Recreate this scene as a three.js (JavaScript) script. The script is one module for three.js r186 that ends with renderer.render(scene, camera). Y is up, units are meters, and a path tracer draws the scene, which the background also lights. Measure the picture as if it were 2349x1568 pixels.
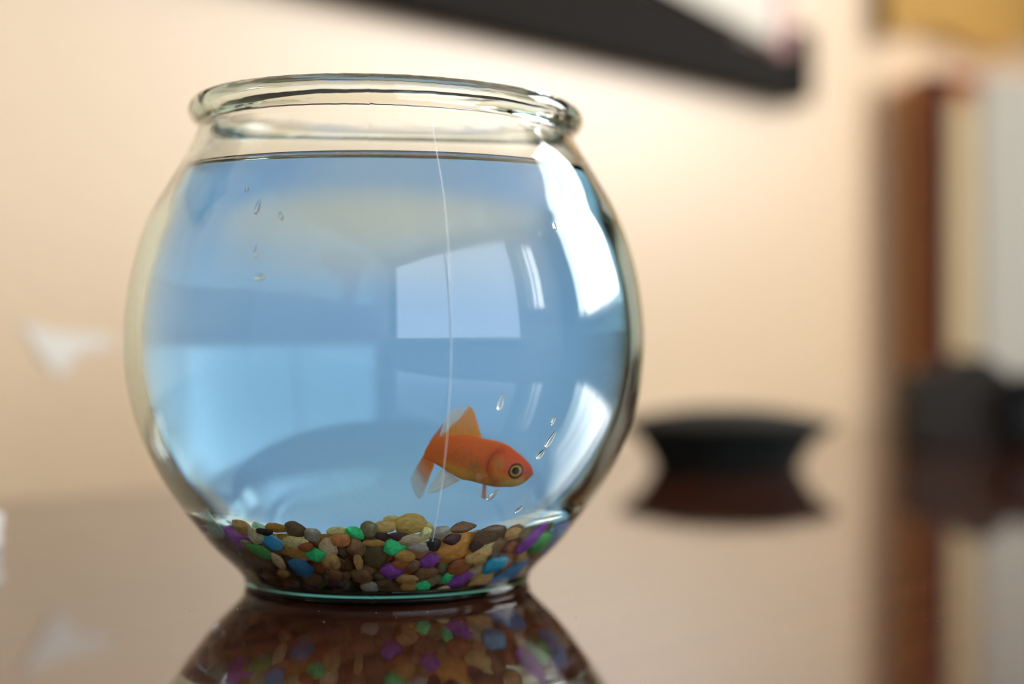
import * as THREE from 'three';
import { RoundedBoxGeometry } from 'three/addons/geometries/RoundedBoxGeometry.js';
import { mergeGeometries, mergeVertices } from 'three/addons/utils/BufferGeometryUtils.js';
import { RectAreaLightUniformsLib } from 'three/addons/lights/RectAreaLightUniformsLib.js';
import { ImprovedNoise } from 'three/addons/math/ImprovedNoise.js';

RectAreaLightUniformsLib.init();
const scene = new THREE.Scene();
const V = (x, y, z) => new THREE.Vector3(x, y, z);

// ---------------------------------------------------------------- camera
// The room lies along x (the wall with the ledge) and z; the camera looks 48 degrees off that wall.
const A = 48 * Math.PI / 180, TABLE = 0.74, EYE = V(-0.4636, TABLE + 0.096, 0.8076);
const RIGHT = V(Math.cos(A), 0, Math.sin(A)), AHEAD = V(Math.sin(A), 0, -Math.cos(A));
const camera = new THREE.PerspectiveCamera(27.04, 2349 / 1568, 0.02, 30);
camera.position.copy(EYE);
camera.lookAt(EYE.clone().add(AHEAD));
camera.focus = 0.501;
camera.userData.fStop = 2.25;
scene.add(camera);

// ---------------------------------------------------------------- sky, window light, added fill light, exposure
scene.background = new THREE.Color().setRGB(1.6, 2.0, 2.6);
const WIN = { z0: 0.72, z1: 1.95, y0: 1.10, y1: 2.25, x: 1.75 };
const windowLight = new THREE.RectAreaLight(new THREE.Color().setRGB(1.0, 0.97, 0.93), 9, WIN.z1 - WIN.z0 - 0.1, WIN.y1 - WIN.y0 - 0.1);
windowLight.name = 'window_light';
windowLight.position.set(WIN.x - 0.005, (WIN.y0 + WIN.y1) / 2, (WIN.z0 + WIN.z1) / 2);
windowLight.lookAt(0, windowLight.position.y, windowLight.position.z);
scene.add(windowLight);
const WIN2 = { x0: 0.85, x1: 1.2, y0: 1.3, y1: 2.3, z: 2.9 };
const narrowLight = new THREE.RectAreaLight(new THREE.Color().setRGB(1.0, 0.96, 0.9), 5, WIN2.x1 - WIN2.x0 - 0.1, WIN2.y1 - WIN2.y0 - 0.1);
narrowLight.name = 'narrow_window_light';
narrowLight.position.set((WIN2.x0 + WIN2.x1) / 2, (WIN2.y0 + WIN2.y1) / 2, WIN2.z - 0.005);
narrowLight.lookAt(narrowLight.position.x, narrowLight.position.y, 0);
scene.add(narrowLight);
// an unseen wide window added behind the camera as fill light
const WIN3 = { x0: -2.2, x1: 0.55, y0: 0.85, y1: 2.38, z: 2.9 };
const fillLight = new THREE.RectAreaLight(new THREE.Color().setRGB(1.0, 0.97, 0.92), 0.95, WIN3.x1 - WIN3.x0 - 0.1, WIN3.y1 - WIN3.y0 - 0.1);
fillLight.name = 'added_fill_light';
fillLight.position.set((WIN3.x0 + WIN3.x1) / 2, (WIN3.y0 + WIN3.y1) / 2, WIN3.z - 0.005);
fillLight.lookAt(fillLight.position.x, fillLight.position.y, 0);
scene.add(fillLight);

const renderer = new THREE.WebGLRenderer({ antialias: true });
renderer.toneMapping = THREE.LinearToneMapping;
renderer.toneMappingExposure = 1.84;
renderer.shadowMap.enabled = true;

// ---------------------------------------------------------------- helpers
const noise = new ImprovedNoise();
let seed = 7;
const rnd = () => { seed = (seed * 1664525 + 1013904223) >>> 0; return seed / 4294967296; };
const ss = (a, b, x) => { x = Math.min(1, Math.max(0, (x - a) / (b - a))); return x * x * (3 - 2 * x); };
const used = {};
function numbered(name) { const n = used[name] = (used[name] ?? -1) + 1; return n ? `${name}_${String(n).padStart(3, '0')}` : name; }
function shade(o) { o.castShadow = o.receiveShadow = true; return o; }
function tag(o, label, category, group, kind) {
  if (label) o.userData.label = label;
  if (category) o.userData.category = category;
  if (group) o.userData.group = group;
  if (kind) o.userData.kind = kind;
  return o;
}
function mesh(name, geometry, material, parent = scene) {
  const m = shade(new THREE.Mesh(geometry, material));
  m.name = parent === scene ? numbered(name) : name;
  parent.add(m);
  return m;
}
function part(name, geometry, material, parent) {
  let n = name, k = 0;
  while (parent.children.some((c) => c.name === n)) n = `${name}_${String(++k).padStart(3, '0')}`;
  return mesh(n, geometry, material, parent);
}
function thing(name, label, category, position, group) {
  const g = new THREE.Group();
  g.name = numbered(name);
  g.position.copy(position);
  scene.add(g);
  return tag(g, label, category, group);
}
function structure(name, geometry, material) { return tag(mesh(name, geometry, material), null, null, null, 'structure'); }
// a place in metres to the right of, above and ahead of the lens
const at = (right, up, ahead) => EYE.clone().addScaledVector(RIGHT, right).addScaledVector(AHEAD, ahead).add(V(0, up, 0));
const lin = (r, g, b) => new THREE.Color().setRGB(r, g, b);
const mat = (color, roughness = 0.6, extra = {}) => new THREE.MeshPhysicalMaterial({ color, roughness, ...extra });
const box = (w, h, d, x = 0, y = 0, z = 0, r = 0.002) => new RoundedBoxGeometry(w, h, d, 3, r).translate(x, y, z);

function noiseTexture(size, f, repeat) {
  const data = new Uint8Array(size * size * 4);
  for (let y = 0; y < size; y++) for (let x = 0; x < size; x++) {
    const v = f(x / size, y / size), i = (y * size + x) * 4;
    for (let c = 0; c < 3; c++) data[i + c] = Math.max(0, Math.min(255, 255 * (Array.isArray(v) ? v[c] : v)));
    data[i + 3] = 255;
  }
  const t = new THREE.DataTexture(data, size, size);
  t.wrapS = t.wrapT = THREE.RepeatWrapping; t.magFilter = THREE.LinearFilter; t.repeat.set(...repeat); t.needsUpdate = true;
  return t;
}
const periodic = (u, v, fx, fy, z) => {                     // noise that repeats over the tile
  const a = u * 2 * Math.PI, b = v * 2 * Math.PI;
  return noise.noise(Math.cos(a) * fx + 9.1, Math.sin(a) * fx + Math.cos(b) * fy + z, Math.sin(b) * fy + 3.3);
};

// ---------------------------------------------------------------- room
const X0 = -2.3, X1 = 1.75, Z1 = 2.9, TOP = 2.5, W = 0.12;
const weave = noiseTexture(256, (u, v) => 0.86 + 0.07 * Math.sin(u * 2 * Math.PI * 16) * Math.sin(v * 2 * Math.PI * 16) + 0.08 * periodic(u, v, 5, 5, 1), [6, 6]);
const wallPaint = mat(lin(0.495, 0.36, 0.222), 0.42, { clearcoat: 0.32, clearcoatRoughness: 0.38, bumpMap: weave, bumpScale: 0.0006 });
const sidePaint = mat(lin(0.76, 0.75, 0.72), 0.8, { bumpMap: weave, bumpScale: 0.0004 });
const ceilingPaint = mat(lin(0.78, 0.70, 0.60), 0.85, { bumpMap: weave, bumpScale: 0.0004 });
const floorTex = noiseTexture(512, (u, v) => { const g = 0.5 + 0.4 * periodic(u, v, 2, 14, 4); return [0.42 + 0.16 * g, 0.3 + 0.12 * g, 0.2 + 0.08 * g]; }, [2, 2]);
floorTex.colorSpace = THREE.SRGBColorSpace;
structure('floor', new THREE.BoxGeometry(X1 - X0 + 2 * W, W, Z1 + 2 * W).translate((X0 + X1) / 2, -W / 2, Z1 / 2), mat(0xffffff, 0.5, { map: floorTex }));
structure('ceiling', new THREE.BoxGeometry(X1 - X0 + 2 * W, W, Z1 + 2 * W).translate((X0 + X1) / 2, TOP + W / 2, Z1 / 2), ceilingPaint);
structure('wall_back', new THREE.BoxGeometry(X1 - X0 + 2 * W, TOP, W).translate((X0 + X1) / 2, TOP / 2, -W / 2), wallPaint);
structure('wall_left', new THREE.BoxGeometry(W, TOP, Z1).translate(X0 - W / 2, TOP / 2, Z1 / 2), sidePaint);
function walled(x0, x1, ...holes) {                                // a wall with an opening, its inner face on z = 0
  const s = new THREE.Shape([[x0, 0], [x1, 0], [x1, TOP], [x0, TOP]].map((p) => new THREE.Vector2(...p)));
  for (const o of holes) s.holes.push(new THREE.Path([[o[0], o[2]], [o[0], o[3]], [o[1], o[3]], [o[1], o[2]]].map((p) => new THREE.Vector2(...p))));
  return new THREE.ExtrudeGeometry(s, { depth: W, bevelEnabled: false });
}
structure('wall_right', walled(0, Z1, [WIN.z0, WIN.z1, WIN.y0, WIN.y1]).scale(-1, 1, 1).rotateY(Math.PI / 2).translate(X1, 0, 0), sidePaint);
structure('wall_front', walled(X0 - W, X1 + W, [WIN2.x0, WIN2.x1, WIN2.y0, WIN2.y1], [WIN3.x0, WIN3.x1, WIN3.y0, WIN3.y1]).translate(0, 0, Z1), sidePaint);
function windowUnit(name, w, h, place) {                    // frame, mullion, pane and sill about the middle of the opening
  const g = new THREE.Group(), fm = mat(lin(0.8, 0.8, 0.78), 0.4);
  g.name = name; g.userData.kind = 'structure'; scene.add(g); place(g);
  for (const s of [-1, 1]) {
    part('window_frame', box(0.05, h, 0.07, s * (w / 2 - 0.025), 0, 0.03), fm, g);
    part('window_frame', box(w - 0.1, 0.05, 0.07, 0, s * (h / 2 - 0.025), 0.03), fm, g);
  }
  part('mullion', box(0.035, h - 0.1, 0.05, -0.05, 0, 0.012), fm, g);
  part('pane', new THREE.BoxGeometry(w - 0.1, h - 0.1, 0.004).translate(0, 0, 0.045), mat(0xffffff, 0.0, { transmission: 1, thickness: 0 }), g);
  part('window_sill', box(w + 0.1, 0.03, 0.12, 0, -h / 2 - 0.016, -0.06, 0.006), fm, g);
}
windowUnit('window_1', WIN.z1 - WIN.z0, WIN.y1 - WIN.y0, (g) => { g.position.set(X1, (WIN.y0 + WIN.y1) / 2, (WIN.z0 + WIN.z1) / 2); g.rotation.y = Math.PI / 2; });
for (const [n, w] of [[2, WIN2], [3, WIN3]]) windowUnit('window_' + n, w.x1 - w.x0, w.y1 - w.y0, (g) => g.position.set((w.x0 + w.x1) / 2, (w.y0 + w.y1) / 2, Z1));  // the wide one is the added, unseen fill window

// ---------------------------------------------------------------- table
{
  const grain = noiseTexture(1024, (u, v) => {
    const g = 0.5 + 0.5 * Math.sin(38 * (v + 0.03 * periodic(u, v, 1.5, 4, 2)) * 2 * Math.PI + 2 * periodic(u, v, 2, 6, 8)), n = periodic(u, v, 6, 60, 5);
    const k = 0.72 + 0.22 * g + 0.3 * n;
    return [0.26 * k, 0.14 * k, 0.09 * k];
  }, [1, 1]);
  grain.colorSpace = THREE.SRGBColorSpace;
  const dull = noiseTexture(512, (u, v) => 0.42 + 0.25 * periodic(u, v, 9, 9, 1) + 0.2 * periodic(u, v, 40, 40, 6), [1, 1]);
  const wood = mat(0xffffff, 0.14, { map: grain, roughnessMap: dull, ior: 1.5, clearcoat: 0.45, clearcoatRoughness: 0.035 });
  const t = thing('table', 'wide dark reddish brown wooden table with a mirror-like polished top', 'table', V(-0.1, 0, 0.4));
  const x0 = -1.5, x1 = 1.6, z0 = -0.39, z1 = 0.39;
  const top = new RoundedBoxGeometry(x1 - x0, 0.03, z1 - z0, 4, 0.006).translate((x0 + x1) / 2, TABLE - 0.015, (z0 + z1) / 2);
  part('table_top', top, wood, t);
  part('apron', box(x1 - x0 - 0.16, 0.09, 0.022, (x0 + x1) / 2, TABLE - 0.076, z1 - 0.07), wood, t);
  part('apron', box(x1 - x0 - 0.16, 0.09, 0.022, (x0 + x1) / 2, TABLE - 0.076, z0 + 0.07), wood, t);
  for (const x of [x0 + 0.07, x1 - 0.07]) for (const z of [z0 + 0.07, z1 - 0.07]) part('leg', box(0.06, TABLE - 0.031, 0.06, x, (TABLE - 0.031) / 2, z, 0.006), wood, t);
  const d = new THREE.IcosahedronGeometry(1, 0), n = 170, dust = new THREE.InstancedMesh(d, mat(lin(0.45, 0.38, 0.3), 0.9), n), m = new THREE.Matrix4();
  for (let i = 0; i < n; i++) {
    const p = at((rnd() - 0.5) * 0.36, 0, 0.4 + 0.16 * rnd()).setY(TABLE + 0.00008), s = 0.00008 + 0.00016 * rnd() ** 3;
    m.makeScale(s, s * 0.6, s * (1 + rnd())).setPosition(p);
    dust.setMatrixAt(i, m);
  }
  dust.name = 'dust'; shade(dust); scene.add(dust);
  tag(dust, 'fine pale dust specks scattered over the polished table top', 'dust', null, 'stuff');
}

// ---------------------------------------------------------------- on and before the wall
{
  // black ledge along the wall
  const g = thing('wall_ledge', 'long black tapering ledge with an upturned end fixed high on the beige wall', 'shelf', V(0.25, EYE.y + 0.275, 0));
  const blk = mat(lin(0.007, 0.005, 0.003), 0.9, { specularIntensity: 0.3 });
  const side = new THREE.Shape([[-0.665, -0.019], [0.625, -0.019], [0.625, 0.0165], [-0.665, 0.165]].map((q) => new THREE.Vector2(...q)));
  part('board', new THREE.ExtrudeGeometry(side, { depth: 0.022, bevelEnabled: true, bevelSize: 0.002, bevelThickness: 0.002, bevelSegments: 2 }).translate(0, 0, 0.0025), blk, g);
  part('end_lip', box(0.03, 0.078, 0.032, 0.62, 0.021, 0.0162, 0.008), blk, g);
  const b = mesh('paper_board', new RoundedBoxGeometry(0.33, 0.30, 0.006, 2, 0.001), mat(lin(0.50, 0.455, 0.37), 0.8));
  b.position.set(0.663, EYE.y + 0.477, 0.0235);
  b.rotation.z = -0.1145;
  tag(b, 'off-white paper board standing on the sloping top of the black ledge', 'board');
  const p = thing('pink_tube', 'dull pink tube standing near the upturned end of the black ledge', 'tube', V(0.835, EYE.y + 0.302, 0.0145));
  const pink = mat(lin(0.52, 0.27, 0.24), 0.5);
  part('barrel', new THREE.LatheGeometry([[0.0001, 0], [0.0105, 0], [0.0115, 0.001], [0.0115, 0.085], [0.0105, 0.087], [0.0001, 0.087]].map((q) => new THREE.Vector2(...q)), 32), pink, p);
  part('cap', new THREE.LatheGeometry([[0.0001, 0.0872], [0.0122, 0.0872], [0.0124, 0.089], [0.0115, 0.128], [0.009, 0.131], [0.0001, 0.132]].map((q) => new THREE.Vector2(...q)), 32), pink, p);
}
{
  // mustard cloth hung on the wall, its lower edge rising
  const nu = 90, nv = 30, pos = [], idx = [], row = nv + 1, layer = (nu + 1) * row;
  for (const side of [0, 1]) for (let i = 0; i <= nu; i++) for (let j = 0; j <= nv; j++) {
    const u = i / nu, v = j / nv, x = 1.06 + 0.6 * u, lo = EYE.y + 0.352 + 0.085 * u + 0.012 * Math.sin(u * 9), hi = EYE.y + 0.72;
    pos.push(x, hi + (lo - hi) * v, 0.012 + 0.010 * (0.5 + 0.5 * Math.sin(u * 22 + 1.5 * v)) * (0.3 + 0.7 * v) + side * 0.003);
  }
  for (const side of [0, 1]) for (let i = 0; i < nu; i++) for (let j = 0; j < nv; j++) {
    const a = side * layer + i * row + j, b = a + 1, c = a + row, d = c + 1;
    side ? idx.push(a, b, c, b, d, c) : idx.push(a, c, b, b, c, d);
  }
  const edge = (a, b) => idx.push(a, b, a + layer, b, b + layer, a + layer);
  for (let i = 0; i < nu; i++) { edge(i * row + nv, (i + 1) * row + nv); edge((i + 1) * row, i * row); }
  for (let j = 0; j < nv; j++) { edge(j, j + 1); edge(nu * row + j + 1, nu * row + j); }
  const g = new THREE.BufferGeometry();
  g.setAttribute('position', new THREE.Float32BufferAttribute(pos, 3)); g.setIndex(idx); g.computeVertexNormals();
  const t = thing('wall_cloth', 'mustard yellow cloth hanging in soft folds high on the wall near the corner', 'cloth', V(0, 0, 0));
  part('fabric', g, mat(lin(0.27, 0.15, 0.024), 0.9, { sheen: 0.3 }), t);
  part('rail', new THREE.CylinderGeometry(0.008, 0.008, 0.64, 20).rotateZ(Math.PI / 2).translate(1.36, EYE.y + 0.724, 0.0145), mat(lin(0.25, 0.15, 0.07), 0.5), t);
}
{
  // box with a red edged pale front, its tan side turned to the camera
  const w = 0.38, h = 0.409, d = 0.08, g = thing('storage_box', 'tall tan storage box by the wall with a pale front panel edged in dark red', 'box', at(0.4736 + w / 2, 0, 1.65 + d / 2).setY(TABLE + 0.0005));
  g.rotation.y = -A;
  const tan = mat(lin(0.66, 0.34, 0.12), 0.7), red = mat(lin(0.055, 0.007, 0.004), 0.8, { specularIntensity: 0.3 }), crimson = mat(lin(0.22, 0.012, 0.022), 0.7, { specularIntensity: 0.3 });
  const plan = new THREE.Shape([[-w / 2, -d / 2 + 0.012], [w / 2, -d / 2 + 0.012], [w / 2, d / 2 + 0.42], [-w / 2, d / 2 - 0.002]].map((q) => new THREE.Vector2(...q)));
  part('carcass', new THREE.ExtrudeGeometry(plan, { depth: h, bevelEnabled: false }).rotateX(-Math.PI / 2), tan, g);
  const z = d / 2 - 0.006;
  part('red_edge', box(0.033, h - 0.002, 0.014, -w / 2 + 0.017, h / 2, z, 0.002), red, g);
  part('corner_piece', box(0.03, 0.016, 0.013, -w / 2 + 0.049, h - 0.010, z, 0.003), crimson, g);
  part('corner_piece', box(0.03, 0.022, 0.013, -w / 2 + 0.049, 0.066, z, 0.003), crimson, g);
  part('cream_strip', box(0.032, h - 0.12, 0.010, -w / 2 + 0.050, 0.081 + (h - 0.12) / 2, z, 0.002), mat(lin(0.5, 0.38, 0.2), 0.7), g);
  part('front_panel', box(w - 0.072, h - 0.008, 0.012, 0.0345, h / 2, z, 0.002), mat(lin(0.40, 0.375, 0.30), 0.6), g);
}
{
  // dark device in front of the box
  const s = new THREE.Shape();
  s.moveTo(0.004, 0); s.lineTo(0.16, 0); s.lineTo(0.16, 0.03); s.lineTo(0.096, 0.052); s.lineTo(0.062, 0.077); s.quadraticCurveTo(0.05, 0.078, 0.044, 0.072); s.lineTo(0.004, 0.060); s.quadraticCurveTo(0, 0.058, 0, 0.05); s.lineTo(0, 0.006); s.quadraticCurveTo(0, 0, 0.004, 0);
  const g = thing('desk_device', 'dark sloping block-like device lying before the tall storage box', 'device', at(0.365, 0, 1.28).setY(TABLE + 0.0035));
  g.rotation.y = -A;
  part('housing', new THREE.ExtrudeGeometry(s, { depth: 0.05, bevelEnabled: true, bevelSize: 0.003, bevelThickness: 0.003, bevelSegments: 3, curveSegments: 10 }).translate(0, 0, -0.053), mat(lin(0.022, 0.017, 0.012), 0.7, { specularIntensity: 0.4 }), g);
  const r = new THREE.LatheGeometry([[0.0001, 0], [0.030, 0], [0.033, 0.002], [0.033, 0.022], [0.030, 0.026], [0.027, 0.026], [0.026, 0.020], [0.0001, 0.020]].map((q) => new THREE.Vector2(...q)), 48).rotateX(Math.PI / 2).translate(0.103, 0.0335, 0.0005);
  part('round_front', r, mat(lin(0.003, 0.003, 0.003), 0.6, { specularIntensity: 0.3 }), g);
}
{
  // low black dish with a domed lid
  const g = thing('black_dish', 'low black flared dish with a gently domed lid on the table near the wall', 'dish', at(0.165, 0, 1.095).setY(TABLE + 0.0004));
  g.scale.setScalar(1.08);
  const m = mat(lin(0.007, 0.009, 0.008), 0.7, { specularIntensity: 0.4 });
  part('dish', new THREE.LatheGeometry([[0.0001, 0], [0.050, 0], [0.0525, 0.002], [0.056, 0.010], [0.064, 0.021], [0.076, 0.0285], [0.0775, 0.031], [0.076, 0.0322], [0.072, 0.0322], [0.0001, 0.031]].map((q) => new THREE.Vector2(...q)), 96), m, g);
  part('lid', new THREE.LatheGeometry([[0.0001, 0.0325], [0.0715, 0.0325], [0.0715, 0.0335], [0.05, 0.0385], [0.028, 0.0415], [0.0001, 0.0425]].map((q) => new THREE.Vector2(...q)), 96), m, g);
}
{
  const g = thing('white_box', 'small low white box on the table at the very edge of the view', 'box', at(-0.2785, 0, 0.645).setY(TABLE + 0.0003));
  g.rotation.y = -A;
  part('tray', box(0.08, 0.009, 0.04, 0, 0.0045, 0, 0.001), mat(lin(0.66, 0.64, 0.6), 0.5), g);
  part('lid', box(0.0808, 0.0068, 0.0408, 0, 0.0127, 0, 0.001), mat(lin(0.72, 0.7, 0.66), 0.5), g);
}
{
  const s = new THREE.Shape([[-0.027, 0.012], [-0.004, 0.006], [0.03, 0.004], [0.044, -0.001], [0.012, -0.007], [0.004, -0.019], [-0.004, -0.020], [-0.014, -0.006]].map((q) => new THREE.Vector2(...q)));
  const o = mesh('glare_patch', new THREE.ExtrudeGeometry(s, { depth: 0.0004, bevelEnabled: false }), mat(lin(0.56, 0.52, 0.45), 0.7));  // thin pale shape standing in for a patch of light on the wall
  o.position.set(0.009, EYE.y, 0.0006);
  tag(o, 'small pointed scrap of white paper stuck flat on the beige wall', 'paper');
}

// ---------------------------------------------------------------- fishbowl
// Everything at the bowl is laid out in the bowl's own axes: x across, y up from the table, z towards the camera.
const BOWL = at(-0.0498, 0, 0.571).setY(TABLE + 0.0002);
const local = (x, y, z) => V(x, y, z).applyAxisAngle(V(0, 1, 0), -A).add(BOWL);
function here(name, label, category, p, group) { const g = thing(name, label, category, local(...p), group); g.rotation.y = -A; return g; }
const BODY = [[0.0609, 0.0085], [0.0691, 0.0166], [0.0758, 0.025], [0.0877, 0.042], [0.0961, 0.0592], [0.1009, 0.0763], [0.1028, 0.095], [0.1019, 0.1102], [0.0988, 0.1272], [0.0931, 0.1444], [0.0831, 0.1618], [0.078, 0.1707], [0.0738, 0.179]];
const slope = BODY.slice(1).map((p, i) => (p[0] - BODY[i][0]) / (p[1] - BODY[i][1]));
const tangent = BODY.map((p, i) => i === 0 ? slope[0] : i === BODY.length - 1 ? slope[i - 1] : (slope[i - 1] * (BODY[i + 1][1] - p[1]) + slope[i] * (p[1] - BODY[i - 1][1])) / (BODY[i + 1][1] - BODY[i - 1][1]));
function outer(h) {
  const n = BODY.length;
  if (h <= BODY[0][1]) return BODY[0][0] + (h - BODY[0][1]) * tangent[0];
  if (h >= BODY[n - 1][1]) return BODY[n - 1][0];
  let i = 0; while (h > BODY[i + 1][1]) i++;
  const H = BODY[i + 1][1] - BODY[i][1], t = (h - BODY[i][1]) / H, a = t * t, b = a * t;
  return (2 * b - 3 * a + 1) * BODY[i][0] + (b - 2 * a + t) * H * tangent[i] + (3 * a - 2 * b) * BODY[i + 1][0] + (b - a) * H * tangent[i + 1];
}
const incline = (h) => (outer(h + 4e-4) - outer(h - 4e-4)) / 8e-4;
const wallThickness = (h) => 0.0026 + 0.004 * ss(0.024, 0.036, h) - 0.0033 * ss(0.14, 0.168, h);
const inner = (h, extra = 0) => outer(h) - (wallThickness(h) + extra) * Math.hypot(1, incline(h));
const WATER = 0.159;

function lathe(points, segments = 192) { return new THREE.LatheGeometry(points.map((p) => new THREE.Vector2(...p)), segments); }
{
  const pts = [[1e-5, 0.003], [0.02, 0.003], [0.045, 0.003], [0.050, 0.0022], [0.0525, 0.0006], [0.0538, 0.0001], [0.0550, 0], [0.0560, 0.0003], [0.0566, 0.0010], [0.0568, 0.0019], [0.0569, 0.0028], [0.0574, 0.0040], [0.0582, 0.0054], [0.0595, 0.0069]];
  for (let i = 0; i <= 110; i++) { const h = 0.0085 + (0.1785 - 0.0085) * i / 110; pts.push([outer(h), h]); }
  const c = [0.0735, 0.1850], r = 0.0047;
  pts.push([0.0739, 0.1798]);
  for (let i = 0; i <= 26; i++) { const a = (-58 + 240 * i / 26) * Math.PI / 180; pts.push([c[0] + r * Math.cos(a), c[1] + r * Math.sin(a)]); }
  pts.push([0.0690, 0.1830], [0.0697, 0.1808], [0.0704, 0.1785]);
  for (let i = 0; i <= 110; i++) { const h = 0.1765 + (0.0088 - 0.1765) * i / 110; pts.push([inner(h), h]); }
  pts.push([0.0562, 0.0070], [0.0550, 0.0056], [0.0530, 0.0049], [0.048, 0.0046], [0.02, 0.0046], [1e-5, 0.0046]);
  const g = lathe(pts, 256), p = g.attributes.position;
  // where the inner face is wet, glass and water hardly differ and mirror next to nothing
  const wet = new Uint8Array(4 * 1024).fill(255);
  for (let i = 0; i < 1024; i++) { const k = Math.min(pts.length - 1, Math.round(i / 1023 * (pts.length - 1))); if (k > 130 && pts[k][1] < WATER + 0.002) wet.set([4, 4, 4, 255], 4 * i); }
  const wetMap = new THREE.DataTexture(wet, 1, 1024); wetMap.magFilter = THREE.LinearFilter; wetMap.needsUpdate = true;
  for (let i = 0; i < p.count; i++) {                        // hand-finished rim: slightly aslant and uneven
    const x = p.getX(i), y = p.getY(i), z = p.getZ(i), k = ss(0.166, 0.182, y), a = Math.atan2(z, x), q = Math.hypot(x, z);
    const f = 1 + k * 0.0016 * noise.noise(Math.cos(a) * 9, Math.sin(a) * 9, y * 420) + k * 0.0007 * noise.noise(Math.cos(a) * 45, Math.sin(a) * 45, y * 900);
    p.setXYZ(i, x * f, y - 0.018 * x * k + k * 0.00012 * noise.noise(Math.cos(a) * 20, Math.sin(a) * 20, q * 500), z * f);
  }
  g.computeVertexNormals();
  const bowl = here('fishbowl', 'round clear glass fishbowl with a rolled rim standing on the polished table', 'fishbowl', [0, 0, 0]);
  part('glass', g, mat(0xffffff, 0, { transmission: 1, thickness: 0.005, ior: 1.5, specularColorMap: wetMap, attenuationColor: lin(0.50, 0.84, 0.70), attenuationDistance: 0.055 }), bowl);
  // mould seam on the front
  const pos = [], idx = [], n = 120, az = 16.6 * Math.PI / 180;
  for (let i = 0; i <= n; i++) {
    const h = 0.026 + (0.176 - 0.026) * i / n, R = outer(h);
    for (const [s, e] of [[-1, 0.00015], [0, 0.0003], [1, 0.00015]]) { const a = az + (s * 0.00024 + 0.0004 * noise.noise(h * 60, 0.5, 0)) / R; pos.push((R + e) * Math.sin(a), h, (R + e) * Math.cos(a)); }
  }
  for (let i = 0; i < n; i++) for (const s of [0, 1]) { const a = i * 3 + s; idx.push(a, a + 1, a + 3, a + 1, a + 4, a + 3); }
  const sg = new THREE.BufferGeometry();
  sg.setAttribute('position', new THREE.Float32BufferAttribute(pos, 3)); sg.setIndex(idx); sg.computeVertexNormals();
  part('mold_seam', sg, mat(lin(0.85, 0.85, 0.85), 0.5, { transparent: true, opacity: 0.3 }), bowl).userData.label = 'fine whitish vertical seam line';
}
{
  const pts = [[1e-5, 0.0050], [0.047, 0.0050], [0.0525, 0.0053], [0.0550, 0.0060], [0.0566, 0.0072]];
  for (let i = 0; i <= 110; i++) { const h = 0.0092 + (WATER + 0.0022 - 0.0092) * i / 110; pts.push([inner(h, -0.0007 + 0.0011 * ss(0.0275, 0.031, h)), h]); }
  const R = inner(WATER, 0.0004);
  for (const [d, y] of [[0.0004, 0.0014], [0.0010, 0.0004], [0.0018, -0.0004], [0.0030, -0.0010], [0.0048, -0.0014], [0.008, -0.0016], [0.03, -0.0016]]) pts.push([R - d, WATER + y]);
  pts.push([1e-5, WATER - 0.0016]);
  const g = lathe(pts, 256);
  const w = mesh('bowl_water', g, mat(0xffffff, 0, { transmission: 1, thickness: 0.1, ior: 1.333, specularColor: lin(0.02, 0.02, 0.02), attenuationColor: lin(0.70, 0.88, 0.975), attenuationDistance: 0.19 }));
  w.position.copy(BOWL); w.rotation.y = -A;
  tag(w, 'faintly blue water filling the glass fishbowl to just below its neck', 'water');
}

// ---------------------------------------------------------------- booklet added behind the bowl to lend its blue, seen only through the water
{
  const print = noiseTexture(256, (u, v) => {                // v up the cover: pale blue foot, blue middle, warm field at the head
    const n = 0.03 * periodic(u, v, 3, 3, 2), warm = ss(0.70, 0.86, v + 0.5 * n) * ss(0.14, 0.30, u) * ss(0.82, 0.62, u), foot = ss(0.62, 0.42, v), edge = ss(0.86, 0.88, u);
    let c = [0.235, 0.40, 0.66];
    c = c.map((x, i) => x + ([0.39, 0.56, 0.70][i] - x) * foot);
    c = c.map((x, i) => x + ([0.80, 0.60, 0.42][i] - x) * 0.8 * warm);
    return c.map((x) => Math.pow(Math.max(0, x * (1 - 0.12 * edge) + n), 1 / 2.2));
  }, [1, 1]);
  print.colorSpace = THREE.SRGBColorSpace;
  const g = here('booklet', 'pale blue booklet propped aslant on a small stand right behind the fishbowl', 'booklet', [-0.011, 0.0003, -0.126]), TILT = -40 * Math.PI / 180;
  const lean = (q) => q.rotateX(TILT).translate(0, 0.006, 0);
  part('pages', lean(box(0.104, 0.174, 0.008, 0, 0.087, -0.0045, 0.001)), mat(lin(0.7, 0.7, 0.68), 0.7), g);
  part('cover', lean(new THREE.BoxGeometry(0.106, 0.175, 0.0006).translate(0, 0.0875, 0)), mat(0xffffff, 0.6, { map: print }), g);
  const s = new THREE.Shape([[0.012, 0], [0.012, 0.012], [0.002, 0.004], [-0.1, 0.112], [-0.108, 0.104], [-0.108, 0]].map((p) => new THREE.Vector2(...p)));
  const wood = mat(lin(0.35, 0.2, 0.1), 0.6);
  for (const x of [-0.03, 0.022]) part('stand_cheek', new THREE.ExtrudeGeometry(new THREE.Shape([[0.014, 0], [0.014, 0.012], [0.011, 0.012], [0.009, 0.0052], [0.0, 0.0], [-0.0105, -0.0005], [-0.085, 0.0885], [-0.09, 0.0885], [-0.09, 0]].map((p) => new THREE.Vector2(...p))), { depth: 0.008, bevelEnabled: false }).rotateY(-Math.PI / 2).translate(x, 0, 0), wood, g);
  part('stand_bar', box(0.06, 0.008, 0.008, -0.004, 0.004, -0.08, 0.001), wood, g);
}

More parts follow.
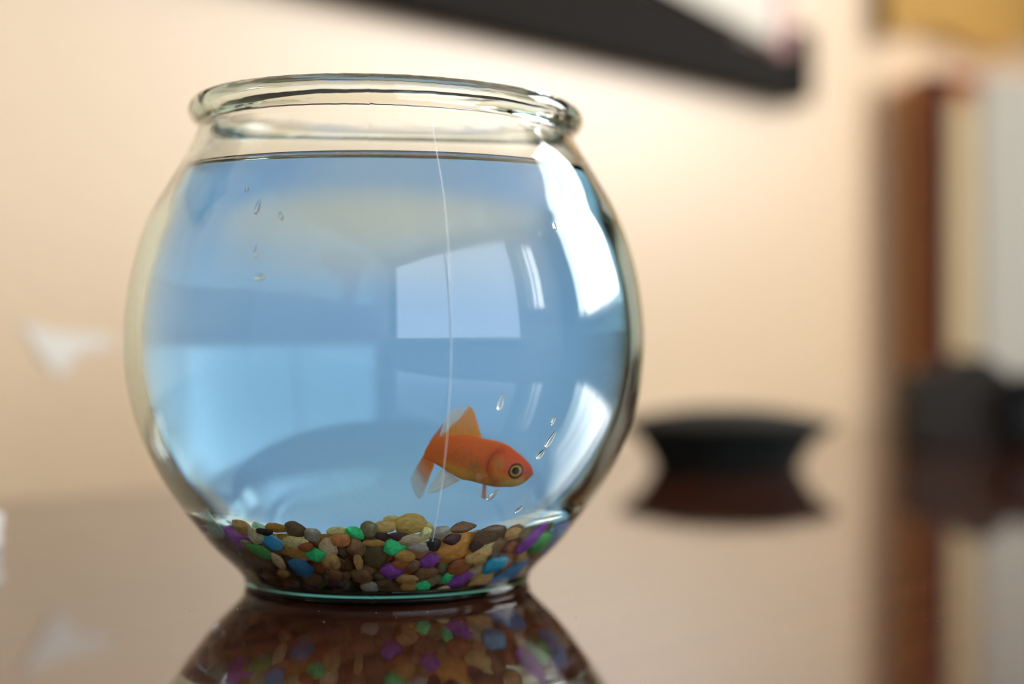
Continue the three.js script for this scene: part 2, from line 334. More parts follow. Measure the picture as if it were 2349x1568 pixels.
// ---------------------------------------------------------------- gravel
const TINT = {
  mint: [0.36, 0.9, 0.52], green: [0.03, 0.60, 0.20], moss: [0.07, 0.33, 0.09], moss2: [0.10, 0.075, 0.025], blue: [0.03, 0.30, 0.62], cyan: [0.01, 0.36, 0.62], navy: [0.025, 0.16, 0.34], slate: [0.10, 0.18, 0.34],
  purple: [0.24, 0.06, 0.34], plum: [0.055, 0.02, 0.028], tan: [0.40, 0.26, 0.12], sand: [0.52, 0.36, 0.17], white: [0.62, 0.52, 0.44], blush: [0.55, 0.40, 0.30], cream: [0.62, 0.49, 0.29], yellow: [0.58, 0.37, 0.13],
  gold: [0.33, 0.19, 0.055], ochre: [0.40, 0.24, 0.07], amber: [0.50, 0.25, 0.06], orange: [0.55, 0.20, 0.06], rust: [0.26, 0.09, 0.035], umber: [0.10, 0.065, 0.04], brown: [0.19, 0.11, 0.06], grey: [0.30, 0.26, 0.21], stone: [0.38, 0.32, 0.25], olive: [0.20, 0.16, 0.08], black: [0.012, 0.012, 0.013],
};
const WARM = new Set(['tan', 'sand', 'cream', 'yellow', 'gold', 'ochre', 'amber', 'brown', 'umber', 'blush', 'white', 'stone', 'rust']);
const pebbleMat = {};
for (const k in TINT) pebbleMat[k] = mat(lin(...TINT[k].map((v, i) => Math.min(0.92, v * (WARM.has(k) ? [1.85, 1.6, 1.2][i] : 1.6)))), 0.55, { vertexColors: true });
function pebbleGeometry(kind, s) {
  let g = new THREE.IcosahedronGeometry(1, 7);
  g.deleteAttribute('uv'); g.deleteAttribute('normal');
  g = mergeVertices(g, 1e-5);
  const p = g.attributes.position, col = [], v = V(0, 0, 0), planes = [];
  for (let i = 0; i < 11; i++) { const q = V(rnd() - 0.5, rnd() - 0.5, rnd() - 0.5).normalize(); planes.push([q, 0.62 + 0.3 * rnd()]); }
  for (let i = 0; i < p.count; i++) {
    v.fromBufferAttribute(p, i);
    const d = v.clone();
    let r = 1 + 0.20 * noise.noise(d.x * 1.1 + s, d.y * 1.1, d.z * 1.1) + 0.10 * noise.noise(d.x * 2.4, d.y * 2.4 + s, d.z * 2.4);
    const soft = kind === 'a' ? 0.10 : 0.35;                // chips are flat faced, pebbles rounded
    for (const [q, k] of planes) { const c = d.dot(q); if (c > 0.05) { const lim = (kind === 'a' ? k : k + 0.16) / c; if (r > lim) r += (lim - r) * (1 - soft); } }
    r += (kind === 'a' ? 0.02 : 0.012) * noise.noise(d.x * 9, d.y * 9, d.z * 9 + s);
    v.multiplyScalar(r); p.setXYZ(i, v.x, v.y, v.z);
    const n = noise.noise(d.x * 5 + s, d.y * 5, d.z * 5) * 0.3 + noise.noise(d.x * 16, d.y * 16 + s, d.z * 16) * 0.34 + noise.noise(d.x * 2, d.y * 2, d.z * 2 + s) * 0.2;
    const c = Math.max(0.35, 1 + n);
    col.push(c, c, c);
  }
  g.setAttribute('color', new THREE.Float32BufferAttribute(col, 3));
  g.computeBoundingBox();
  const b = g.boundingBox, sz = b.getSize(V(0, 0, 0));
  g.translate(-(b.min.x + b.max.x) / 2, -(b.min.y + b.max.y) / 2, -(b.min.z + b.max.z) / 2).scale(1 / sz.x, 1 / sz.y, 1 / sz.z);
  g.computeVertexNormals();
  return g;
}
const SHAPES = { r: [], a: [], f: [] };
for (let i = 0; i < 10; i++) { SHAPES.r.push(pebbleGeometry('r', i * 7.3)); SHAPES.a.push(pebbleGeometry('a', i * 5.7 + 2)); }
SHAPES.f = SHAPES.r;
const named = [], placed = [];                                          // [centre, reach] of every stone so far
function seat(az, h, w, t, depth, keep) {                   // centre of a stone whose back lies on the inner wall
  for (let d = depth; d < depth + 0.014; d += 0.0005) {
    const s = incline(h), k = Math.hypot(1, s), nr = 1 / k, ny = -s / k, off = t / 2 + 0.0010;
    const q = inner(h) - nr * off - d, c = V(q * Math.sin(az), h - ny * off, q * Math.cos(az));
    if (c.y < 0.0052 + Math.min(w, t) * 0.42) c.y = 0.0052 + Math.min(w, t) * 0.42;
    if (!keep || placed.every(([p, r]) => p.distanceTo(c) > (r + keep) * 0.8)) return [c, V(nr * Math.sin(az), ny, nr * Math.cos(az))];
  }
  return null;
}
function orient(o, outward, spin) {
  const side = V(0, 1, 0).cross(outward).normalize(), up = outward.clone().cross(side);
  o.quaternion.setFromRotationMatrix(new THREE.Matrix4().makeBasis(side, up, outward)).multiply(new THREE.Quaternion().setFromAxisAngle(V(0, 0, 1), spin));
  o.quaternion.premultiply(new THREE.Quaternion().setFromAxisAngle(V(0, 1, 0), -A));
}
// azimuth, height, width, length and spin as they lie; colour, shape (round, angular, flat), behind others; label
const STONES = [
  '-56 30.3 11.5 14.0 -35 mint a 0 | pale mint gravel chip high against the glass, outermost on the side away from the fish',
  '-50 26.0 12.5 13.9 -20 purple a 0 | purple gravel chip just inside the outermost pale mint one',
  '-40 31.2 8.0 7.0 0 tan r 0 | knobbly tan pebble topping the heap beside the purple chip',
  '-42 24.9 14.6 10.4 -15 sand r 0 | broad sandy pebble between the purple and the bright blue chips',
  '-36 28.5 6.1 7.9 -30 white r 0 | whitish pebble perched behind the bright blue chip under the tail side',
  '-36 32.5 6.8 5.8 0 mint a 1 | mint chip peeping out behind the knobbly tan pebble',
  '-42 32.9 5.8 4.3 0 mint a 1 | small mint chip half hidden above the purple chip',
  '-32 25.5 9.2 7.1 -15 blue a 0 | bright blue gravel chip near the top beside the cream oval pebble',
  '-31 30.6 7.0 3.4 0 black f 0 | thin black pebble lying directly above the bright blue chip',
  '-27 32.3 8.4 4.5 0 gold r 0 | golden brown pebble crowning the heap beyond the thin black one',
  '-28 28.4 9.4 5.1 0 gold r 1 | mottled golden pebble tucked under the golden brown crown pebble',
  '-21 31.5 7.7 7.1 -10 umber r 0 | dark umber pebble standing tall next to the golden crown pebble',
  '-16 29.9 5.3 5.9 0 grey r 0 | rounded grey pebble next to the tall umber one',
  '-14 28.9 7.5 3.5 35 gold a 0 | slanted golden stick-like pebble leaning over the grey one',
  '-22 26.5 9.2 5.1 0 cream r 0 | smooth cream oval pebble under the tall umber one',
  '-29 23.1 7.9 5.4 0 tan r 0 | tan pebble wedged beneath the bright blue chip',
  '-23 21.4 9.8 8.0 -10 ochre r 0 | wide ochre pebble under the smooth cream oval',
  '-13 24.1 6.0 9.6 0 blush r 0 | upright pinkish white pebble below the orange one',
  '-8 27.9 6.6 5.1 20 orange r 0 | plain orange pebble beside the upright bright green chip',
  '-9 31.6 7.9 4.9 0 cream r 1 | pale cream pebble rising behind the plain orange one',
  '-4 30.8 6.7 5.3 -55 green a 0 | bright green chip set steeply on top of the gravel near the middle',
  '-0 32.3 5.7 7.1 0 olive r 0 | grey olive pebble standing next to the steep bright green chip',
  '-19 24.2 5.6 3.7 20 rust r 0 | small rust red pebble beneath the slanted golden stick',
  '-17 20.1 7.0 5.9 0 green a 0 | mottled green chip halfway down below the upright pinkish pebble',
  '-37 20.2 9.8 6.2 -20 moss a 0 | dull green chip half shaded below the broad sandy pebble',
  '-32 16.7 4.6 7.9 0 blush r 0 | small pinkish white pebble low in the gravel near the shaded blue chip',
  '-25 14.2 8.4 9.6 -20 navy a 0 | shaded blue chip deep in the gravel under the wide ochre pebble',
  '-20 16.4 9.5 8.1 -15 rust r 0 | brown orange pebble between the shaded blue chip and the mottled green one',
  '-13 17.1 6.7 6.7 15 tan r 0 | tan rounded pebble just under the mottled green chip',
  '-4 23.6 6.3 8.0 20 brown a 0 | speckled brown pebble under the grey olive one',
  '-9 23.2 4.8 8.1 0 umber a 1 | dark umber pebble squeezed below the plain orange one',
  '-4 18.0 3.0 7.5 0 tan f 0 | narrow tan pebble standing on end beside the large dark olive stone',
  '1 21.2 9.3 14.0 0 moss2 r 0 | largest dark olive stone at the middle of the gravel',
  '1 27.2 7.0 3.0 0 gold f 0 | flat golden pebble lying across the top of the large dark olive stone',
  '3 30.0 4.8 4.9 0 plum a 0 | blackish brown chip under the pale yellow pebble at the middle',
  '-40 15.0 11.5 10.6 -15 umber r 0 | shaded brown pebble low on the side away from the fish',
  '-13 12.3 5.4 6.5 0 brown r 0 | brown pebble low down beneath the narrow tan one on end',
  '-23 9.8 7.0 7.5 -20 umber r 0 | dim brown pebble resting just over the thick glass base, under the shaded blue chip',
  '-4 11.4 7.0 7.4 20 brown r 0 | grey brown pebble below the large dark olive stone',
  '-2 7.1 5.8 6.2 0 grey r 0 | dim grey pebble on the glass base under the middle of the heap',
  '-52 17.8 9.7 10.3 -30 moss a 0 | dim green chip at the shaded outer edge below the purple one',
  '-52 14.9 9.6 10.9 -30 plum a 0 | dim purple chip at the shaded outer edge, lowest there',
  '-47 20.1 14.6 8.8 -35 umber r 0 | long brown pebble lying under the purple chip at the outer edge',
  '-14 8.4 5.9 5.2 0 plum r 0 | dark maroon pebble low beside the grey brown one',
  '6 36.2 5.4 4.4 0 cream r 1 | pale cream pebble peeking over the top behind the big ochre-yellow oval',
  '4 33.5 7.8 4.9 5 sand r 0 | pale yellow pebble next to the big ochre-yellow oval',
  '11 34.0 10.3 7.8 0 yellow r 0 | big ochre-yellow oval pebble on top under the fish',
  '16 33.5 3.6 4.2 0 cream r 1 | small cream knob beside the big ochre-yellow oval',
  '15 29.8 3.6 7.3 -12 cream r 0 | upright cream pebble where the fine seam line meets the gravel',
  '19 30.2 8.3 5.8 22 grey r 0 | smooth slanted grey pebble beside the upright cream one',
  '26 32.2 8.5 5.4 5 brown a 0 | rough glittering brown pebble topping the heap under the fish\'s belly',
  '23 27.4 6.2 4.7 12 plum a 0 | rough maroon pebble below the rough glittering brown one',
  '29 28.8 5.7 6.1 0 cream r 1 | cream pebble behind the rough glittering brown one',
  '25 21.9 16.7 14.0 5 amber r 0 | biggest amber pebble of all, broad and smooth, under the maroon one',
  '18 25.2 4.7 5.5 20 black r 0 | shiny black pebble beside the biggest amber one',
  '14 24.3 7.3 4.7 -5 grey r 0 | flat grey pebble touching the shiny black one',
  '11 28.1 7.4 4.5 5 stone r 0 | pale grey pebble beneath the big ochre-yellow oval',
  '8 29.4 7.3 4.0 -5 plum a 0 | maroon speckled pebble directly under the big ochre-yellow oval',
  '7 24.6 7.4 7.2 -15 green a 0 | largest bright green chip, beside the large dark olive stone',
  '14 21.6 8.9 5.9 -12 gold r 0 | golden pebble under the flat grey one',
  '10 20.0 6.9 5.1 -20 ochre r 0 | ochre pebble slanting away below the largest bright green chip',
  '9 16.8 6.0 4.4 -8 rust r 0 | slim brown orange pebble above the large purple chip',
  '6 13.2 7.5 8.4 0 purple a 0 | large purple chip in the lower gravel near the middle',
  '18 17.5 6.6 6.7 10 purple a 0 | violet chip beside the foot of the biggest amber pebble',
  '35 28.3 11.3 8.1 15 umber r 0 | big dark brown stone topping the heap below the fish\'s head',
  '36 23.7 3.1 6.5 -30 cream r 0 | tiny slanted cream pebble lying on the big dark brown stone',
  '39 22.3 9.6 6.8 35 brown r 0 | slanted oval brown pebble beside the tiny cream one',
  '34 18.4 9.3 6.7 20 sand r 0 | almond shaped sand pebble at the corner of the biggest amber one',
  '43 24.6 9.1 10.8 20 brown r 0 | tall brown pebble beyond the big dark brown stone, below the fish\'s snout',
  '43 28.0 6.5 5.6 0 tan r 0 | tan pebble capping the tall brown one beyond the fish\'s head',
  '53 24.4 7.6 14.0 -25 purple f 0 | long upright magenta purple chip on the side the fish faces',
  '61 20.1 13.4 10.5 15 moss a 0 | leaf green chip beside the long upright magenta one',
  '63 26.8 19.0 10.6 25 olive r 1 | olive brown pebble highest up the glass on the side the fish faces',
  '70 22.0 19.0 14.0 -35 slate f 0 | long slate blue chip flat against the glass on the side the fish faces',
  '32 24.1 5.0 6.8 0 plum r 0 | dark maroon pebble between the biggest amber and big dark brown stones',
  '45 12.8 9.2 9.2 35 cyan a 0 | vivid cyan blue chip low on the side the fish faces',
  '58 8.5 16.5 10.1 30 navy a 0 | deep blue chip lower than the vivid cyan one',
  '44 19.0 10.8 8.0 30 olive r 0 | olive pebble under the slanted oval brown one',
  '52 15.1 12.2 10.3 35 stone r 0 | greyish tan pebble above the vivid cyan chip',
  '39 12.0 12.6 6.6 35 stone r 0 | long grey pebble slanting beneath the almond shaped one',
  '29 13.8 7.6 8.6 0 rust r 0 | rust coloured pebble right under the biggest amber one',
  '26 10.1 4.2 6.3 0 green a 0 | small green chip under the rust coloured pebble',
  '18 6.8 5.2 7.2 0 green a 0 | vivid green chip lowest down, touching the glass base',
  '32 9.0 9.2 7.8 20 purple a 0 | violet chip slanting low beside the small green one',
  '18 12.4 7.4 6.9 -5 brown r 0 | pinkish brown pebble under the violet chip near the amber stone',
  '44 8.0 9.9 7.7 25 tan r 0 | pinkish tan pebble low beside the slanting violet chip',
  '27 5.1 4.7 4.2 10 cream r 0 | little cream pebble lying on the glass base beside the vivid green chip',
  '22 9.8 5.2 5.3 0 olive r 0 | small olive pebble just above the vivid green chip',
  '12 10.4 7.4 4.8 -8 tan r 0 | long tan pebble under the large purple chip',
  '13 16.0 4.2 5.4 0 brown r 0 | little brown pebble between the large purple and violet chips',
  '24 15.3 4.6 6.9 0 olive r 0 | small round olive pebble under the maroon and amber ones',
  '13 7.2 5.8 5.1 10 gold r 0 | brownish gold pebble on the glass base below the long tan one',
  '59 14.9 13.8 12.6 30 stone r 0 | grey tan pebble up the slope beyond the vivid cyan chip',
  '4 8.6 5.4 5.6 0 umber r 0 | umber pebble low beside the large purple chip',
  '54 6.7 12.7 6.8 30 brown r 0 | brown pebble lowest on the side the fish faces',
];
const rows = STONES.map((s, i) => { const [a, label] = s.split(' | '), f = a.split(' '); return { n: f.slice(0, 5).map(Number), tint: f[5], shape: f[6], behind: +f[7], label, i }; });
rows.sort((a, b) => a.behind - b.behind || a.i - b.i);
for (const { n: [az, h, w, l, spin], tint, shape, behind, label, i } of rows) {
  const t = Math.min(w, l) * (shape === 'f' ? 0.45 : 0.62) / 1000, W1 = 1.14 * w / 1000, L1 = 1.14 * l / 1000, reach = (Math.min(W1, L1) * 0.5 + t) / 2, hh = h - 1.7 * ss(20, 28, h);
  const list = SHAPES[shape], [c, out] = seat(az * Math.PI / 180, hh / 1000, Math.min(W1, L1), t, behind * 0.003, reach * 0.9) ?? seat(az * Math.PI / 180, hh / 1000, Math.min(W1, L1), t, 0.006, 0);
  const o = mesh('gravel_stone', list[(i * 3 + 1) % list.length], pebbleMat[tint]);
  o.position.copy(local(c.x, c.y, c.z)); o.scale.set(W1, L1, t);
  orient(o, out, spin * Math.PI / 180);
  tag(o, label, 'pebble', 'gravel stones in the fishbowl');
  placed.push([c, reach]);
  const said = label.split(/ (?:above|near|beside|beneath|under|below|behind|next|over|high|just|topping|between|perched|peeping|half|lying|crowning|tucked|standing|wedged|rising|set|halfway|deep|squeezed|at|low|resting|on|peeking|in|where|and|of|touching|slanting|beyond|capping|highest|flat|lower|right|lowest|down|leaning|across|up)\b/)[0].replace(',', '');
  named.push([c, said]);
}
const sole = named.filter(([, s]) => s.split(' ').length > 2 && named.filter(([, t]) => t === s).length === 1);
// small stones showing through the gaps between those
const GAP = [['brown', 'small brown pebble wedged in the gap behind the '], ['umber', 'small dark umber pebble wedged in the gap behind the '], ['rust', 'small rust brown pebble wedged in the gap behind the '], ['olive', 'small olive brown pebble wedged in the gap behind the '], ['tan', 'small tan pebble wedged in the gap behind the ']];
let made = 0;
for (let k = 0; k < 1500 && made < 110; k++) {
  const az = (rnd() * 150 - 72) * Math.PI / 180, h = 0.009 + rnd() * 0.019, w = 0.005 + 0.003 * rnd(), depth = 0.0015 + 0.004 * rnd();
  const s = seat(az, h, w, w * 0.7, depth, w * 0.42);
  if (!s) continue;
  const [tint, label] = GAP[Math.floor(rnd() * GAP.length)], o = mesh('gravel_stone', SHAPES.r[k % 10], pebbleMat[tint]);
  o.position.copy(local(s[0].x, s[0].y, s[0].z)); o.scale.set(w * 1.15, w, w * 0.75);
  orient(o, s[1], rnd() * 6.28);
  const near = sole.reduce((a, q) => q[0].distanceTo(s[0]) < a[0].distanceTo(s[0]) ? q : a);
  tag(o, label + near[1], 'pebble', `${tint} pebbles in the gap behind the ${near[1]}`);
  placed.push([s[0], w * 0.45]);
  made++;
}
{
  // the rest of the bed, which nobody could count
  const geos = [], m = new THREE.Matrix4(), q = new THREE.Quaternion(), kinds = ['brown', 'umber', 'tan', 'rust', 'olive', 'gold', 'grey', 'cream', 'plum', 'green', 'purple', 'blue'];
  const small = SHAPES.r.slice(0, 4).map((g) => { let b = new THREE.IcosahedronGeometry(0.5, 3); b.deleteAttribute('uv'); b.deleteAttribute('normal'); b = mergeVertices(b); const p = b.attributes.position; for (let i = 0; i < p.count; i++) { const f = 1 + 0.3 * noise.noise(p.getX(i) * 3 + geos.length, p.getY(i) * 3, p.getZ(i) * 3); p.setXYZ(i, p.getX(i) * f, p.getY(i) * f, p.getZ(i) * f); } b.computeVertexNormals(); return b; });
  for (let k = 0; k < 9000 && geos.length < 620; k++) {
    const w = 0.0065 + 0.003 * rnd(), h = 0.0125 + rnd() * 0.0160, az = rnd() * 2 * Math.PI, R = (inner(h) - w * 0.95 - 0.002) * Math.sqrt(rnd()), c = V(R * Math.sin(az), h, R * Math.cos(az));
    if (c.z > 0 && R > inner(h) - 0.012 && Math.abs(Math.atan2(c.x, c.z)) < 1.25) continue;
    if (!placed.every(([p, r]) => p.distanceTo(c) > (r + w * 0.42) * 0.9)) continue;
    placed.push([c, w * 0.42]);
    const tint = TINT[kinds[Math.floor(rnd() ** 1.7 * kinds.length)]], g = small[k % 4].clone();
    q.setFromEuler(new THREE.Euler(rnd() * 6, rnd() * 6, rnd() * 6));
    g.applyMatrix4(m.compose(c, q, V(w * 1.15, w * 0.85, w)));
    const n = g.attributes.position.count, col = new Float32Array(n * 3);
    for (let i = 0; i < n; i++) for (let j = 0; j < 3; j++) col[i * 3 + j] = tint[j];
    g.setAttribute('color', new THREE.BufferAttribute(col, 3));
    geos.push(g);
  }
  const o = mesh('gravel', mergeGeometries(geos), mat(0xffffff, 0.6, { vertexColors: true }));
  o.position.copy(BOWL); o.rotation.y = -A;
  tag(o, 'bed of mixed brown and tan gravel filling the foot of the fishbowl', 'gravel', null, 'stuff');
}

// ---------------------------------------------------------------- droplets on the glass
{
  const drop = mat(0xffffff, 0, { transmission: 1, thickness: 0.002, ior: 1.33 });
  const D = [[-27, 148.1, 1.1, 1.6, 0, 'smallest water droplet, highest on the side of the bowl away from the fish'], [-22.9, 141.9, 1.7, 4.6, -5, 'long tear-shaped water droplet high on the side of the bowl away from the fish'], [-17.1, 138.2, 1.6, 2.6, 20, 'round water droplet beside the long tear-shaped one'], [-21.5, 126.2, 1.0, 3.4, 0, 'thin upright water droplet below the long tear-shaped one'], [-20.1, 117.5, 3.2, 1.8, 0, 'wide flat water droplet, lowest of those above the gap on the glass'],
    [40.6, 61.9, 2.2, 5.0, -28, 'largest clear droplet on the glass above the fish\'s snout'], [38.9, 56.7, 2.0, 3.2, -32, 'clear droplet just under the largest one above the fish\'s snout'], [29.2, 42.8, 1.7, 4.0, -38, 'clear droplet under the fish\'s belly fin'], [38.3, 36.6, 1.3, 2.8, -40, 'thin clear droplet low on the glass below the fish\'s snout'], [27.1, 75.6, 1.9, 4.2, -10, 'clear droplet on the glass above the fish\'s back'], [40.2, 68.5, 1.3, 2.6, -20, 'small clear droplet just over the largest one above the fish\'s snout'], [42.3, 136.5, 1.4, 2.4, 0, 'round clear droplet inside the bright window reflection']];
  for (const [az, h, w, l, spin, label] of D) {
    const a = az * Math.PI / 180, s = incline(h / 1000), k = Math.hypot(1, s), out = V(Math.sin(a) / k, -s / k, Math.cos(a) / k), R = outer(h / 1000);
    let g = new THREE.SphereGeometry(0.5, 32, 20); const p = g.attributes.position;
    for (let i = 0; i < p.count; i++) { const y = p.getY(i); p.setX(i, p.getX(i) * (1 - 0.55 * (y + 0.5) * (l > 1.5 * w ? 1 : 0.3))); }
    g.computeVertexNormals();
    const o = mesh('water_droplet', g, drop);
    o.position.copy(local(R * Math.sin(a), h / 1000, R * Math.cos(a)).add(V(0, 0, 0))); o.scale.set(1.4 * w / 1000, 1.4 * l / 1000, 0.0011);
    orient(o, out, spin * Math.PI / 180);
    o.position.addScaledVector(out.clone().applyAxisAngle(V(0, 1, 0), -A), 0.0003);
    tag(o, label, 'droplet', 'water droplets on the fishbowl');
  }
}

// ---------------------------------------------------------------- goldfish
{
  const U = 0.0000321, fish = here('goldfish', 'small orange goldfish swimming head-down above the gravel in the fishbowl', 'fish', [0.0324, 0.0588, 0.049]);
  // fish units: x towards the nose, y up, from the middle of the flank
  const S = [[1488, 893, 6, 5], [1480, 885, 30, 26], [1462, 872, 62, 50], [1435, 866, 92, 68], [1400, 861, 125, 84], [1350, 848, 162, 102], [1300, 833, 188, 116], [1250, 814, 210, 126], [1200, 793, 226, 132], [1100, 768, 246, 135], [1000, 745, 246, 128], [900, 718, 240, 117], [800, 690, 236, 103], [700, 672, 228, 87], [600, 640, 198, 69], [500, 610, 158, 50], [430, 596, 128, 37], [390, 602, 100, 30], [360, 615, 76, 24], [335, 630, 50, 18], [322, 640, 24, 10]];
  const along = (x, k) => {                                  // smooth run of a column of S over x
    let i = 0; while (i < S.length - 2 && S[i + 1][0] > x) i++;
    const [a, b] = [S[i], S[i + 1]], p = S[Math.max(0, i - 1)], q = S[Math.min(S.length - 1, i + 2)], t = Math.min(1, Math.max(0, (a[0] - x) / (a[0] - b[0]))), H = a[0] - b[0];
    const m0 = (b[k] - p[k]) / Math.max(1, p[0] - b[0]) * H, m1 = (q[k] - a[k]) / Math.max(1, a[0] - q[0]) * H, t2 = t * t, t3 = t2 * t;
    return (2 * t3 - 3 * t2 + 1) * a[k] + (t3 - 2 * t2 + t) * m0 + (3 * t2 - 2 * t3) * b[k] + (t3 - t2) * m1;
  };
  const bend = (x) => -0.00055 * Math.max(0, 760 - x) ** 2;  // the tail swings away
  const put = (x, y, z) => { const dy = (y - 672); return [(x - 850) * U, -(dy * U * 0.99), (z + bend(x)) * U]; };
  const mixc = (a, b, t) => a.map((v, i) => v + (b[i] - v) * t);
  const spot = (x, y, cx, cy, rx, ry) => Math.exp(-(((x - cx) / rx) ** 2 + ((y - cy) / ry) ** 2));
  function hue(x, y, rel) {                                  // rel: -1 back, +1 belly
    let c = [1.0, 0.135, 0.012];
    c = mixc(c, [1.0, 0.16, 0.016], ss(700, 400, x));
    c = mixc(c, [0.85, 0.36, 0.05], ss(0.2, 0.75, rel) * ss(420, 620, x));
    c = mixc(c, [0.68, 0.34, 0.09], ss(0.7, 1, rel) * ss(600, 1100, x));
    c = mixc(c, [0.50, 0.13, 0.02], 0.5 * spot(x, y, 700, 670, 150, 100));
    c = mixc(c, [0.36, 0.15, 0.03], 0.7 * spot(x, y, 860, 790, 120, 90));
    c = mixc(c, [0.95, 0.085, 0.012], 0.85 * ss(1080, 1240, x) * ss(0.75, 0.1, rel));
    c = mixc(c, [0.60, 0.045, 0.01], 0.9 * spot(x, y, 1430, 880, 60, 70));
    const e = Math.hypot((x - 1150) / 1.0, (y - 800) / 1.25), arc = Math.exp(-(((e - 140) / 42) ** 2)) * ss(1230, 1120, x);
    c = mixc(c, [0.55, 0.04, 0.012], 0.65 * arc);
    c = mixc(c, [0.62, 0.27, 0.04], 0.7 * spot(x, y, 1120, 775, 60, 70));
    c = mixc(c, [0.8, 0.5, 0.18], 0.75 * ss(930, 1000, y) * ss(1050, 1150, x));
    if (x > 420 && x < 1060) {                               // scales
      const k = 46, row = Math.round(y / (k * 0.5)), sx = x / k + (row % 2) * 0.5, f = Math.hypot((sx - Math.round(sx)) * 1.0, (y / (k * 0.5) - row) * 0.5) * 2;
      c = c.map((v) => v * (1.04 - 0.13 * ss(0.5, 1, f) * ss(-0.9, -0.3, rel)));
    }
    const n = 1 + 0.14 * noise.noise(x * 0.03, y * 0.03, 1) + 0.1 * noise.noise(x * 0.09, y * 0.09, 2);
    return c.map((v) => Math.min(1, v * n * 1.08));
  }
  const NX = 220, NA = 110, pos = [], col = [], idx = [];
  for (let i = 0; i <= NX; i++) {
    const f = i / NX, x = 1488 - (1488 - 322) * (f < 0.15 ? f * f / 0.3 + f * 0.5 : f + (0) ), yc = along(x, 1), hh = Math.max(1, along(x, 2)), tt = Math.max(1, along(x, 3));
    for (let j = 0; j < NA; j++) {
      const a = j / NA * 2 * Math.PI, sy = Math.sin(a), cz = Math.cos(a), rel = -sy, y = yc - hh * sy;
      let z = tt * Math.sign(cz) * Math.abs(cz) ** 0.82;
      const e = Math.hypot((x - 1150) / 150, (y - 800) / 185);
      z += Math.sign(cz) * 7 * ss(1.04, 0.96, e) * ss(1290, 1150, x) * Math.abs(cz);
      pos.push(...put(x, y, z)); col.push(...hue(x, y, rel));
    }
  }
  for (let i = 0; i < NX; i++) for (let j = 0; j < NA; j++) { const a = i * NA + j, b = i * NA + (j + 1) % NA, c = a + NA, d = b + NA; idx.push(a, c, b, b, c, d); }
  for (const i of [0, NX]) { const c = pos.length / 3, x = i ? 318 : 1491; pos.push(...put(x, along(i ? 322 : 1488, 1), 0)); col.push(0.7, 0.1, 0.02); for (let j = 0; j < NA; j++) { const a = i * NA + j, b = i * NA + (j + 1) % NA; i ? idx.push(a, c, b) : idx.push(a, b, c); } }
  const g = new THREE.BufferGeometry();
  g.setAttribute('position', new THREE.Float32BufferAttribute(pos, 3)); g.setAttribute('color', new THREE.Float32BufferAttribute(col, 3)); g.setIndex(idx); g.computeVertexNormals();
  part('body', g, mat(0xffffff, 0.42, { vertexColors: true }), fish);
  // eyes
  for (const s of [1, -1]) {
    const z = s * 103, e = V(...put(1305, 855, z));
    const disc = (r, d, dz) => new THREE.SphereGeometry(1, 48, 24).scale(r * U, r * U, d * U).rotateY(s * 0.22).translate(e.x, e.y, e.z + s * dz * U);
    const eye = part('eye', disc(88, 26, 2), mat(lin(0.11, 0.04, 0.01), 0.35), fish);
    part('iris', disc(73, 26, 7), mat(lin(0.80, 0.27, 0.03), 0.3), eye);
    part('eyelid_ring', new THREE.TorusGeometry(42 * U, 3 * U, 12, 48).rotateY(s * 0.22).translate(e.x, e.y, e.z + s * 27 * U), mat(lin(0.95, 0.62, 0.16), 0.3), eye);
    part('pupil', disc(45, 18, 23), mat(lin(0.002, 0.002, 0.002), 0.35, { specularIntensity: 0.4 }), eye);
  }
  // mouth and nostril
  part('mouth', new THREE.TubeGeometry(new THREE.CatmullRomCurve3([[1492, 905, 0], [1470, 928, 34], [1440, 945, 62], [1400, 962, 76]].map((p) => V(...put(...p)))), 24, 5 * U, 8), mat(lin(0.62, 0.3, 0.2), 0.5), fish);
  // fins: a web between a root line and a tip line, with rays
  function fin(name, root, tip, swing, thick, tint, opaque, rays, parent = fish) {
    const curve = (l) => new THREE.CatmullRomCurve3(l.map(([x, y, z = 0]) => V(x, y, z))), r = curve(root), t = curve(tip), nu = 60, nv = 26, pos = [], col = [], idx = [], row = nv + 1, layer = (nu + 1) * row;
    for (const s of [-1, 1]) for (let i = 0; i <= nu; i++) for (let j = 0; j <= nv; j++) {
      const u = i / nu, v = j / nv, p = r.getPoint(u).lerp(t.getPoint(u), v), ray = Math.sin(u * rays * 2 * Math.PI);
      pos.push(...put(p.x, p.y, p.z + swing * v * v + s * thick * (1.05 - 0.7 * v) * (0.75 + 0.25 * ray) * Math.min(1, 6 * Math.min(u, 1 - u) + 0.25)));
      col.push(...tint(u, v, ray), opaque(u, v, ray));
    }
    for (const s of [0, 1]) for (let i = 0; i < nu; i++) for (let j = 0; j < nv; j++) { const a = s * layer + i * row + j, b = a + 1, c = a + row, d = c + 1; s ? idx.push(a, c, b, b, c, d) : idx.push(a, b, c, b, d, c); }
    const g = new THREE.BufferGeometry();
    g.setAttribute('position', new THREE.Float32BufferAttribute(pos, 3)); g.setAttribute('color', new THREE.Float32BufferAttribute(col, 4)); g.setIndex(idx); g.computeVertexNormals();
    return part(name, g, mat(0xffffff, 0.6, { vertexColors: true, transparent: true, side: THREE.DoubleSide }), parent);
  }
  const orange = [1, 0.30, 0.02], pale = [1, 0.82, 0.64], pink = [1, 0.48, 0.32];
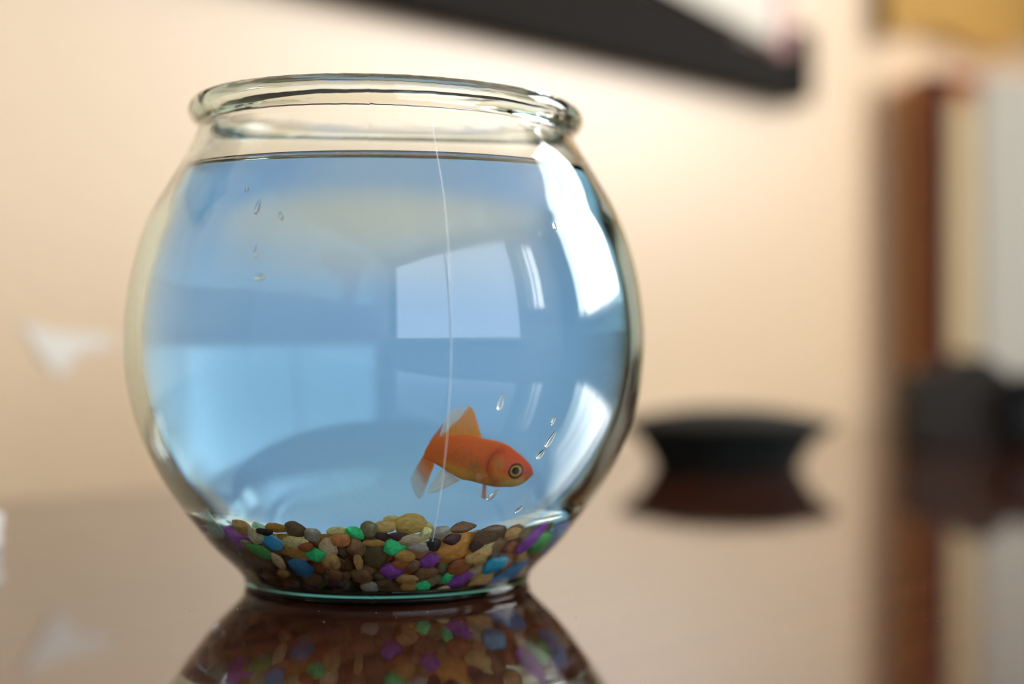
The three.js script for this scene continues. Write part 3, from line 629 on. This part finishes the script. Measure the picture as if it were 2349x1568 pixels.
  fin('dorsal_fin', [[480, 470], [560, 470], [680, 470], [800, 480], [922, 505]], [[560, 240], [630, 178], [700, 168], [790, 152], [835, 215]], 0, 9,
    (u, v, r) => { const w = ss(0.0, 0.25, v - 1.25 * (u - 0.05)); return mixc(mixc(orange, [1, 0.36, 0.08], 0.5 + 0.5 * r), pale, w); },
    (u, v, r) => { const w = ss(0.0, 0.25, v - 1.25 * (u - 0.05)); return 0.97 - w * (0.55 - 0.08 * r) - 0.10 * (1 - w) * (0.5 - 0.5 * r) * v; }, 17);
  const tailTint = (u, v) => mixc([1, 0.22, 0.03], mixc(pink, pale, ss(0.4, 0.9, v)), ss(0.1, 0.5, v));
  fin('tail_fin', [[430, 735], [405, 700], [380, 660], [350, 630], [335, 605]], [[312, 1050], [275, 1092], [225, 1040], [190, 960], [172, 860]], -60, 8, tailTint, (u, v, r) => 0.95 - 0.6 * ss(0.3, 0.75, v) + 0.05 * r, 13);
  fin('tail_fin', [[350, 640], [365, 560], [395, 500], [430, 470], [480, 470]], [[318, 640], [335, 560], [390, 455], [460, 370], [512, 300]], -160, 8, (u, v) => mixc([1, 0.17, 0.03], pink, 0.6 * v), (u, v) => 0.95 - 0.35 * v, 9);
  fin('anal_fin', [[530, 780], [570, 815], [620, 855], [660, 890], [700, 912]], [[500, 800], [430, 900], [375, 985], [372, 1042], [480, 1032]], 60, 8, (u, v) => mixc(pale, orange, 0.5 * ss(0.86, 1, u) + 0.35 * ss(0.3, 0, v)), (u, v, r) => 0.5 + 0.25 * ss(0.85, 1, u) - 0.2 * v + 0.06 * r, 11);
  for (const s of [1, -1]) {
    fin('pelvic_fin', [[945, 975, s * 40], [958, 980, s * 40], [970, 982, s * 40]], [[938, 1128, s * 60], [955, 1134, s * 60], [970, 1125, s * 60]], 0, 6, (u, v) => mixc([0.9, 0.32, 0.16], [0.95, 0.4, 0.28], v), () => 0.9, 3);
    fin('pectoral_fin', [[990, 905, s * 112], [980, 925, s * 108], [975, 940, s * 100]], [[895, 850, s * 128], [880, 910, s * 124], [900, 952, s * 104]], s * 14, 6, (u, v) => mixc([0.75, 0.16, 0.05], [0.9, 0.4, 0.2], v), (u, v) => 0.75 - 0.35 * v, 6);
  }
}

renderer.render(scene, camera);
